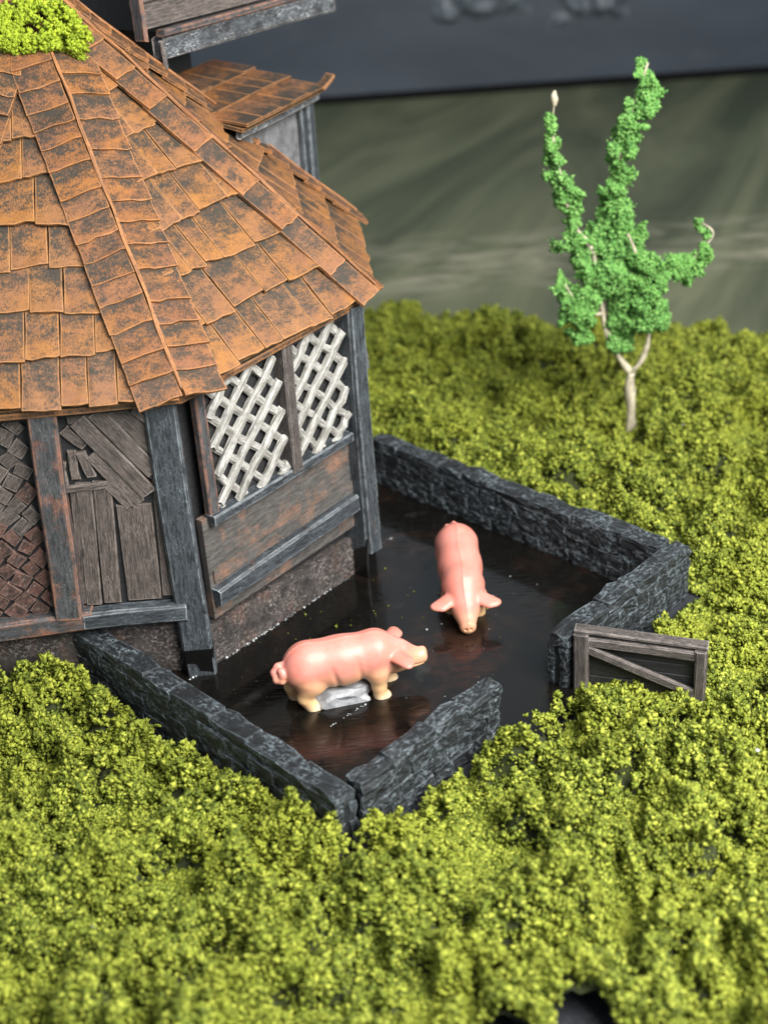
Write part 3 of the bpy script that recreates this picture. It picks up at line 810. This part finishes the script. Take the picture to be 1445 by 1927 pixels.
# ------------------------------------------------------------------ small turret behind the house
Q = Vector((-.66, 20.6, 0)); td = Vector((.42, .907, 0)).normalized(); tn = Vector((td.y, -td.x, 0))
tu = empty('turret', (Q.x, Q.y, 0), 'small grey turret with its own low rust-tiled roof rising behind the house roof', 'turret')
boxpart('wall', tu, m_greywall, Q - td * .04 - tn * .06, -td * 2.6, -tn * 1.7, 2.6, 5.72)
bar('corner_post', tu, m_post, Q + Z * 2.6 - td * .10, Q + Z * 5.74 - td * .10, .20, .12, tn, .01, ch=.02)
bar('corner_post', tu, m_post, Q + Z * 2.6 - td * .34, Q + Z * 5.74 - td * .34, .06, .07, tn, .01, ch=.02)
bar('eave_board', tu, m_jetty, Q + Z * 5.77 + tn * .08 + td * .06, Q + Z * 5.77 + tn * .08 - td * 2.3, .13, .09, tn, .01, ch=.02)
tro = []
ta = Q + tn * .17 + td * .12 + Z * 5.84; tb_ = Q + tn * .17 - td * 2.35 + Z * 5.84
ups_ = (-tn * 1.70 + Z * .34)
tnn = (tb_ - ta).cross(ups_); tnn = tnn if tnn.z > 0 else -tnn; tnn.normalize()
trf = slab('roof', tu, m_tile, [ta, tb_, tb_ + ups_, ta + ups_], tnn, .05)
r_ = random.Random(77)
for i in range(3):
    f0, f1 = i / 3 - .03, (i + 1.15) / 3
    x = 0
    while x < 2.4:
        wd = r_.uniform(.35, .7)
        if 2.47 - x - wd < .25: wd = 2.47 - x
        a = ta - td * (x + .01); b = ta - td * (x + wd - .01)
        l = r_.uniform(.06, .09)
        slab('shingle', trf, m_ridge, [a + ups_ * f0 + tnn * l, b + ups_ * f0 + tnn * l, b + ups_ * f1 + tnn * .035, a + ups_ * f1 + tnn * .035], tnn, .035, .012)
        x += wd
bar('tile_horn', trf, m_ridge, ta + tnn * .06 - td * .12, ta + tnn * .20 + td * .10 + tn * .05, .16, .05, tnn, .01)

# ------------------------------------------------------------------ pigs
def surface_nets(sdf, lo, hi, h):
    lo = np.array(lo); n = np.ceil((np.array(hi) - lo) / h).astype(int) + 1
    X, Y, Zg = np.meshgrid(*[lo[i] + h * np.arange(n[i]) for i in range(3)], indexing='ij')
    D = sdf(np.stack([X.ravel(), Y.ravel(), Zg.ravel()], 1)).reshape(n)
    inside = D < 0
    acc = np.zeros((*(n - 1), 3)); cnt = np.zeros(n - 1)
    corners = [(i, j, k) for i in (0, 1) for j in (0, 1) for k in (0, 1)]
    sl = lambda c: tuple(slice(c[a], n[a] - 1 + c[a]) for a in range(3))
    for a in corners:
        for ax in range(3):
            if a[ax]: continue
            b = list(a); b[ax] = 1
            da, db = D[sl(a)], D[sl(b)]
            cross = (da < 0) != (db < 0)
            t = np.where(cross, da / np.where(cross, da - db, 1), 0)
            for q in range(3):
                acc[..., q] += cross * (a[q] + (t if q == ax else 0))
            cnt += cross
    act = cnt > 0
    idm = -np.ones(n - 1, int); idm[act] = np.arange(act.sum())
    ii = np.argwhere(act)
    V = lo + h * (ii + acc[act] / cnt[act][:, None])
    faces = []
    for ax in range(3):
        o1, o2 = (ax + 1) % 3, (ax + 2) % 3
        s0 = [slice(1, n[q] - 1) for q in range(3)]; s0[ax] = slice(0, n[ax] - 1)
        s1 = list(s0); s1[ax] = slice(1, n[ax])
        A_, B_ = inside[tuple(s0)], inside[tuple(s1)]
        for flip, msk in ((False, A_ & ~B_), (True, ~A_ & B_)):
            e = np.argwhere(msk)
            for q in range(3):
                if q != ax: e[:, q] += 1
            qd = []
            for (p1, p2) in ((0, 0), (1, 0), (1, 1), (0, 1)):
                c = e.copy(); c[:, o1] -= p1; c[:, o2] -= p2
                qd.append(idm[c[:, 0], c[:, 1], c[:, 2]])
            qd = np.stack(qd, 1)
            faces.append(qd[:, ::-1] if flip else qd)
    return V, np.concatenate(faces)
def cone(P, a, b, ra, rb, sc=(1, 1, 1)):
    """Round cone from a to b, space squashed by sc first."""
    s_ = np.array(sc); P = P / s_; a = np.array(a) / s_; b = np.array(b) / s_
    ab = b - a; L2 = max((ab * ab).sum(), 1e-9)
    t = np.clip(((P - a) @ ab) / L2, 0, 1)
    return (np.linalg.norm(P - a - t[:, None] * ab, axis=1) - (ra + (rb - ra) * t)) * min(sc)
def smin(a, b, k):
    hh = np.clip(.5 + .5 * (b - a) / k, 0, 1)
    return b * (1 - hh) + a * hh - k * hh * (1 - hh)
def pig_sdf(P):
    d = cone(P, (-.52, 0, .585), (-.10, 0, .57), .325, .315, (1, .93, 1))
    d = smin(d, cone(P, (-.10, 0, .57), (.32, 0, .60), .315, .305, (1, .93, 1)), .10)
    d = smin(d, cone(P, (-.60, .07, .55), (-.50, .11, .40), .235, .19), .05)      # hams
    d = smin(d, cone(P, (-.60, -.07, .55), (-.50, -.11, .40), .235, .19), .05)
    d = smin(d, cone(P, (.30, .08, .56), (.33, .13, .40), .22, .16), .05)        # shoulders
    d = smin(d, cone(P, (.30, -.08, .56), (.33, -.13, .40), .22, .16), .05)
    d = smin(d, cone(P, (.35, 0, .62), (.62, 0, .52), .27, .20), .07)             # neck
    hd = cone(P, (.58, 0, .50), (.89, 0, .43), .222, .118)
    hd = smin(hd, cone(P, (.60, 0, .41), (.86, 0, .36), .14, .075), .06)           # jowl
    hd = smin(hd, cone(P, (.66, .085, .53), (.72, .08, .51), .07, .05), .04)
    hd = smin(hd, cone(P, (.66, -.085, .53), (.72, -.08, .51), .07, .05), .04)
    hd = smin(hd, cone(P, (.945, 0, .435), (.965, 0, .44), .105, .108, (.55, 1, 1)), .025)  # snout disc
    d = smin(d, hd, .06)
    for s in (1, -1):                                                                # nostrils, mouth
        d = np.maximum(d, -cone(P, (1.02, s * .036, .45), (.995, s * .036, .45), .018, .018))
        er = cone(P, (.55, s * .17, .62), (.68, s * .42, .60), .095, .068, (1, 1, .55))    # ears stick out
        er = smin(er, cone(P, (.61, s * .21, .615), (.70, s * .32, .60), .09, .08, (1, 1, .55)), .05)
        er = np.maximum(er, -cone(P, (.70, s * .25, .56), (.76, s * .37, .555), .045, .04, (1, 1, .7)))
        d = smin(d, er, .03)
    mouth = cone(P, (.78, .2, .365), (.78, -.2, .365), .012, .012); mouth = np.maximum(mouth, .70 - P[:, 0])
    d = np.where(np.abs(P[:, 0] - .85) < .15, np.maximum(d, -cone(P, (.72, 0, .375), (.97, 0, .372), .012, .012, (1, 14, 1))), d)
    # legs
    def leg(d, x0, x1, y, fx, r0=.15, r1=.098):
        l = smin(cone(P, (x0, y, .42), (x1, y, .20), r0, r1), cone(P, (x1, y, .20), (fx, y, .035), r1, r1 * .93), .03)
        l = smin(l, cone(P, (fx + .015, y, .02), (fx + .05, y, .015), r1 * 1.02, r1 * .95), .02)
        return smin(d, l, .05)
    d = leg(d, -.55, -.62, -.15, -.53, .16); d = leg(d, -.62, -.74, .15, -.70, .16)
    d = leg(d, .34, .34, -.16, .35); d = leg(d, .38, .45, .19, .52)
    # curled tail
    pts = [(-.80, .0, .66), (-.90, .0, .64), (-.955, -.03, .57), (-.94, -.085, .50), (-.88, -.12, .50), (-.86, -.12, .58), (-.88, -.10, .63)]
    for a, b in zip(pts[:-1], pts[1:]): d = smin(d, cone(P, a, b, .052, .046), .02)
    # folds behind the ham and the shoulder, mould seam along the back
    d = d + .020 * np.exp(-((P[:, 0] + .22 + .25 * (P[:, 2] - .5)) / .035) ** 2) * (np.abs(P[:, 1]) > .12) * np.clip((.75 - P[:, 2]) * 4, 0, 1)
    d = d + .018 * np.exp(-((P[:, 0] - .10 + .15 * (P[:, 2] - .5)) / .035) ** 2) * (np.abs(P[:, 1]) > .12) * np.clip((.78 - P[:, 2]) * 4, 0, 1)
    d = d - .011 * np.exp(-((P[:, 1] - .012 * np.sin(P[:, 0] * 9)) / .013) ** 2) * np.clip((P[:, 2] - .42) * 6, 0, 1)
    return d
PV, PF = surface_nets(pig_sdf, (-1.08, -.62, -.06), (1.1, .62, 1.02), .0155)
PV = PV * .95
def make_pig(loc, rz, label, pitch=0.0):
    root = empty('pig', loc, label, 'toy pig', 'toy pigs in the muddy pen', rz)
    M = WORLD[root] @ Matrix.Rotation(pitch, 4, 'Y'); WORLD[root] = M; root.matrix_world = M
    b = np_mesh('body', PV, PF, m_pig, True); link(b, root, M)
    for s in (1, -1):
        q = OCT * [.016, .012, .02]
        bm = bmesh.new(); bmesh.ops.create_icosphere(bm, subdivisions=1, radius=.02)
        me = bpy.data.meshes.new('eye'); bm.to_mesh(me); bm.free(); me.materials.append(m_eye)
        e = bpy.data.objects.new('eye', me)
        link(e, root, M @ Matrix.Translation((.728, s * .122, .47)))
    return root, M
g1h, g1f = at(570, 1335), at(685, 1310)
a1 = math.atan2((g1f - g1h).y, (g1f - g1h).x)
pg1, M1 = make_pig(((g1h + g1f) / 2 + Vector((.22, .17, -.03))), a1 + R(-3), 'pink toy pig standing side-on in the mud, its snout to the right')
pg2, M2 = make_pig(Vector((.96, 15.90, -.075)), R(-89), 'pink toy pig facing straight out with both ears spread', R(13))
def lump(name, parent, M, mat, sx, sy, sz, seed):
    bm = bmesh.new(); bmesh.ops.create_icosphere(bm, subdivisions=3, radius=1)
    r = random.Random(seed); off = Vector((r.uniform(0, 50), 0, 0))
    from mathutils import noise as mn
    for v in bm.verts:
        k = 1 + .35 * mn.noise(v.co * 1.6 + off) + .18 * mn.noise(v.co * 4 + off)
        v.co = Vector((max(-1, min(1, v.co.x * 1.25)) * sx * k, max(-1, min(1, v.co.y * 1.25)) * sy * k, max(-1, min(1, v.co.z * 1.2)) * sz * k))
    me = bpy.data.meshes.new(name); bm.to_mesh(me); bm.free(); me.materials.append(mat)
    o = bpy.data.objects.new(name, me); link(o, parent, M); return o
lump('putty', pg1, M1 @ Matrix.Translation((-.12, -.10, .06)), m_putty, .33, .12, .155, 4)
lump('putty', pg2, M2 @ Matrix.Translation((.50, .12, .02)), m_putty, .10, .05, .06, 5)

# ------------------------------------------------------------------ modelled glints and floating crumbs on the mud
r_ = random.Random(5)
CC = []; SS = []
def glint_crumb_line(a, b, n, spread, s0, s1):
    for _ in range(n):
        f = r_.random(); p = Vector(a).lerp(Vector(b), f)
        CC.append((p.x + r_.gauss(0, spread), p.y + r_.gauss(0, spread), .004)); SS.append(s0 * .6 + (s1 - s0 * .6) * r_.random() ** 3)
glint_crumb_line(at(425, 1240), at(655, 1088), 130, .010, .006, .020)
glint_crumb_line(at(432, 1222), at(650, 1074), 110, .014, .005, .016)
glint_crumb_line(at(620, 1368), at(690, 1325), 14, .008, .012, .024)
glint_crumb_line(at(350, 1282), at(372, 1272), 8, .006, .015, .03)
glint_crumb_line(at(690, 1035), at(745, 1010), 12, .015, .01, .02)
glint_crumb_line(at(860, 1190), at(1000, 1080), 16, .22, .006, .016)
glint_crumb_line(at(430, 1290), at(1000, 1230), 40, .35, .005, .010)
o = crumbs('painted_glints', np.array(CC), np.array(SS), m_white); link(o); tag(o, kind='stuff')  # pale specks standing in for bright reflections on the wet resin
CC = []; SS = []
glint_crumb_line(at(480, 1180), at(1040, 1120), 60, .6, .010, .024)
o = crumbs('moss_crumbs', np.array(CC) + [0, 0, .004], np.array(SS), m_moss); link(o); tag(o, kind='stuff')

# ------------------------------------------------------------------ wire tree
TB = at(1188, 800, .28)
tree = empty('model_tree', TB, 'thin model tree with a twisted beige wire trunk and bright green foam foliage', 'tree')
def tp(u, v, dy=0.0): return aty(u, v, TB.y + dy)
def tube(name, parent, mat, pts, rad, sides=8, twist=0.0):
    pts = [Vector(p) for p in pts]
    fine = []; rr = []
    for i in range(len(pts) - 1):
        p0 = pts[max(i - 1, 0)]; p1 = pts[i]; p2 = pts[i + 1]; p3 = pts[min(i + 2, len(pts) - 1)]
        for s in range(5):
            t = s / 5
            fine.append(.5 * ((2 * p1) + (p2 - p0) * t + (2 * p0 - 5 * p1 + 4 * p2 - p3) * t * t + (3 * p1 - p0 - 3 * p2 + p3) * t ** 3)); rr.append(rad[i] + (rad[i + 1] - rad[i]) * t)
    fine.append(pts[-1]); rr.append(rad[-1])
    vs = []; fs = []
    for i, p in enumerate(fine):
        d = (fine[min(i + 1, len(fine) - 1)] - fine[max(i - 1, 0)]).normalized()
        x = d.cross(Vector((.1, 1, .05))).normalized(); y = d.cross(x)
        for k in range(sides):
            a = 2 * math.pi * k / sides + i * twist
            rad_ = rr[i] * (1 + .22 * math.cos(2 * (2 * math.pi * k / sides)) + rnd.uniform(-.06, .06))
            vs.append(p + (x * math.cos(a) + y * math.sin(a)) * rad_)
    for i in range(len(fine) - 1):
        for k in range(sides):
            fs.append((i * sides + k, i * sides + (k + 1) % sides, (i + 1) * sides + (k + 1) % sides, (i + 1) * sides + k))
    fs.append(tuple(range(sides - 1, -1, -1))); fs.append(tuple(range((len(fine) - 1) * sides, len(fine) * sides)))
    M = Matrix.Translation(pts[0]); 
    return mesh_obj(name, [v - pts[0] for v in vs], fs, mat, parent, M, smooth=True)
tube('trunk', tree, m_bark, [TB - Z * .3, tp(1186, 765), tp(1184, 725), tp(1186, 702)], [.095, .085, .075, .08], twist=.35)
paths = {
    'left': [(1186, 702, 0), (1160, 665, -.05), (1140, 620, -.05), (1128, 560, -.05), (1118, 490, -.1), (1105, 455, -.1), (1078, 420, -.05), (1058, 345, .05), (1040, 255, .1), (1043, 185, .1)],
    'mid': [(1140, 620, -.05), (1142, 540, .2), (1150, 450, .25), (1158, 375, .25), (1165, 290, .2), (1190, 205, .2), (1218, 118, .25)],
    'right': [(1186, 702, 0), (1205, 680, -.05), (1218, 645, -.1), (1220, 600, -.1), (1208, 540, -.15), (1195, 475, -.2), (1180, 440, -.2)],
    'outer': [(1205, 540, -.15), (1235, 515, -.1), (1275, 505, 0), (1310, 480, 0), (1338, 448, .05), (1338, 432, .05), (1318, 418, .05)],
    'low_left': [(1135, 590, -.05), (1110, 590, -.2), (1085, 570, -.25), (1062, 535, -.2)],
}
rads = {'left': (.06, .012), 'mid': (.05, .018), 'right': (.05, .02), 'outer': (.03, .012), 'low_left': (.03, .015)}
for kx, pts in paths.items():
    n = len(pts); r0, r1 = rads[kx]
    tube('branch', tree, m_bark, [tp(*p) for p in pts], [r0 + (r1 - r0) * i / (n - 1) for i in range(n)], twist=.4)
tube('twig_tip', tree, m_bark, [tp(1043, 200, .1), tp(1043, 188, .1), tp(1042, 180, .1), tp(1044, 170, .1)], [.02, .045, .04, .012])
# foliage: clumps of foam strung along the branches (photo pixel, depth, radius in pixels)
fol = [(1042, 215, .1, 9), (1040, 232, .1, 12), (1040, 262, .1, 15), (1045, 292, .1, 17), (1050, 322, .08, 18), (1062, 345, .08, 20), (1058, 370, .05, 16), (1075, 352, .05, 14), (1075, 385, .02, 15), (1080, 410, 0, 15), (1082, 440, 0, 22), (1068, 452, 0, 18), (1095, 460, -.05, 20), (1092, 480, -.05, 16),
       (1213, 112, .25, 7), (1205, 128, .25, 10), (1218, 142, .25, 15), (1226, 158, .25, 15), (1212, 172, .22, 18), (1222, 185, .22, 17), (1195, 200, .2, 16), (1190, 222, .2, 18), (1172, 245, .2, 16), (1178, 265, .2, 18), (1160, 268, .2, 14), (1165, 290, .2, 19), (1168, 318, .22, 20), (1158, 340, .24, 20), (1150, 352, .25, 16), (1168, 350, .24, 17), (1160, 375, .25, 24), (1148, 395, .25, 22), (1175, 385, .2, 18), (1130, 395, .3, 14), (1155, 418, .22, 27), (1178, 425, .15, 22), (1130, 430, .2, 20), (1195, 440, .05, 18), (1205, 432, .1, 16), (1145, 455, .15, 24), (1120, 450, .05, 18), (1172, 462, .05, 24),
       (1140, 500, -.1, 24), (1155, 520, -.12, 24), (1130, 520, -.15, 18), (1100, 510, -.15, 17), (1165, 505, -.05, 20), (1115, 535, -.15, 18), (1082, 545, -.2, 18), (1058, 532, -.2, 19), (1064, 552, -.2, 14), (1070, 575, -.22, 17), (1062, 592, -.2, 14), (1095, 575, -.25, 22), (1090, 600, -.25, 18), (1080, 612, -.2, 16), (1100, 622, -.2, 12), (1112, 560, -.2, 18),
       (1200, 480, -.15, 22), (1222, 475, -.15, 16), (1215, 500, -.15, 24), (1232, 512, -.12, 22), (1200, 520, -.2, 24), (1222, 540, -.15, 24), (1240, 535, -.1, 16), (1205, 558, -.18, 24), (1235, 565, -.1, 18), (1220, 588, -.1, 24), (1240, 595, -.1, 15), (1195, 585, -.1, 18), (1170, 560, 0, 22), (1160, 590, 0, 22), (1180, 610, 0, 18), (1155, 620, 0, 17), (1165, 638, 0, 13), (1178, 580, -.1, 18),
       (1258, 510, -.05, 14), (1268, 485, 0, 16), (1275, 505, 0, 18), (1292, 510, 0, 18), (1290, 485, 0, 16), (1308, 490, 0, 18), (1318, 472, 0, 16), (1322, 458, 0, 9), (1318, 420, .05, 8), (1328, 425, .05, 7), (1318, 412, .05, 6), (1334, 436, .05, 6), (1102, 490, -.1, 14), (1182, 540, -.1, 18)]
CC = []
for (u, v, dy, rp) in fol:
    p = np.array(tp(u, v, dy)); rr = rp / FPX * (p - np.array([0, 0, CAMH])).dot(np.array(FW))
    n = int(1250 * (rp / 18) ** 2)
    q = rng.normal(size=(n, 3)); q /= np.linalg.norm(q, axis=1)[:, None]
    q = q * rng.uniform(.35, 1.0, (n, 1)) * rr * [1.02, 1.2, 1.02]
    CC.append(p + q)
    for _ in range(3):                                   # loose tufts round each clump
        q = rng.normal(size=3); q /= np.linalg.norm(q)
        c = p + q * rr * rng.uniform(.8, 1.25); m_ = int(n * .10)
        CC.append(c + rng.normal(size=(m_, 3)) * rr * .22)
CC = np.concatenate(CC)
CC += (np.stack([vnoise(CC, 5, 71), vnoise(CC, 5, 72), vnoise(CC, 5, 73)], 1) - .5) * .16 + [0, 0, -.07]
por = vnoise(CC, 8, 74) * .55 + vnoise(CC, 15, 75) * .45
CC = CC[por > .435]
fo = crumbs('foliage', CC - np.array(TB), rng.uniform(.013, .030, len(CC)), m_leaf, True)
link(fo, tree, Matrix.Translation(TB))
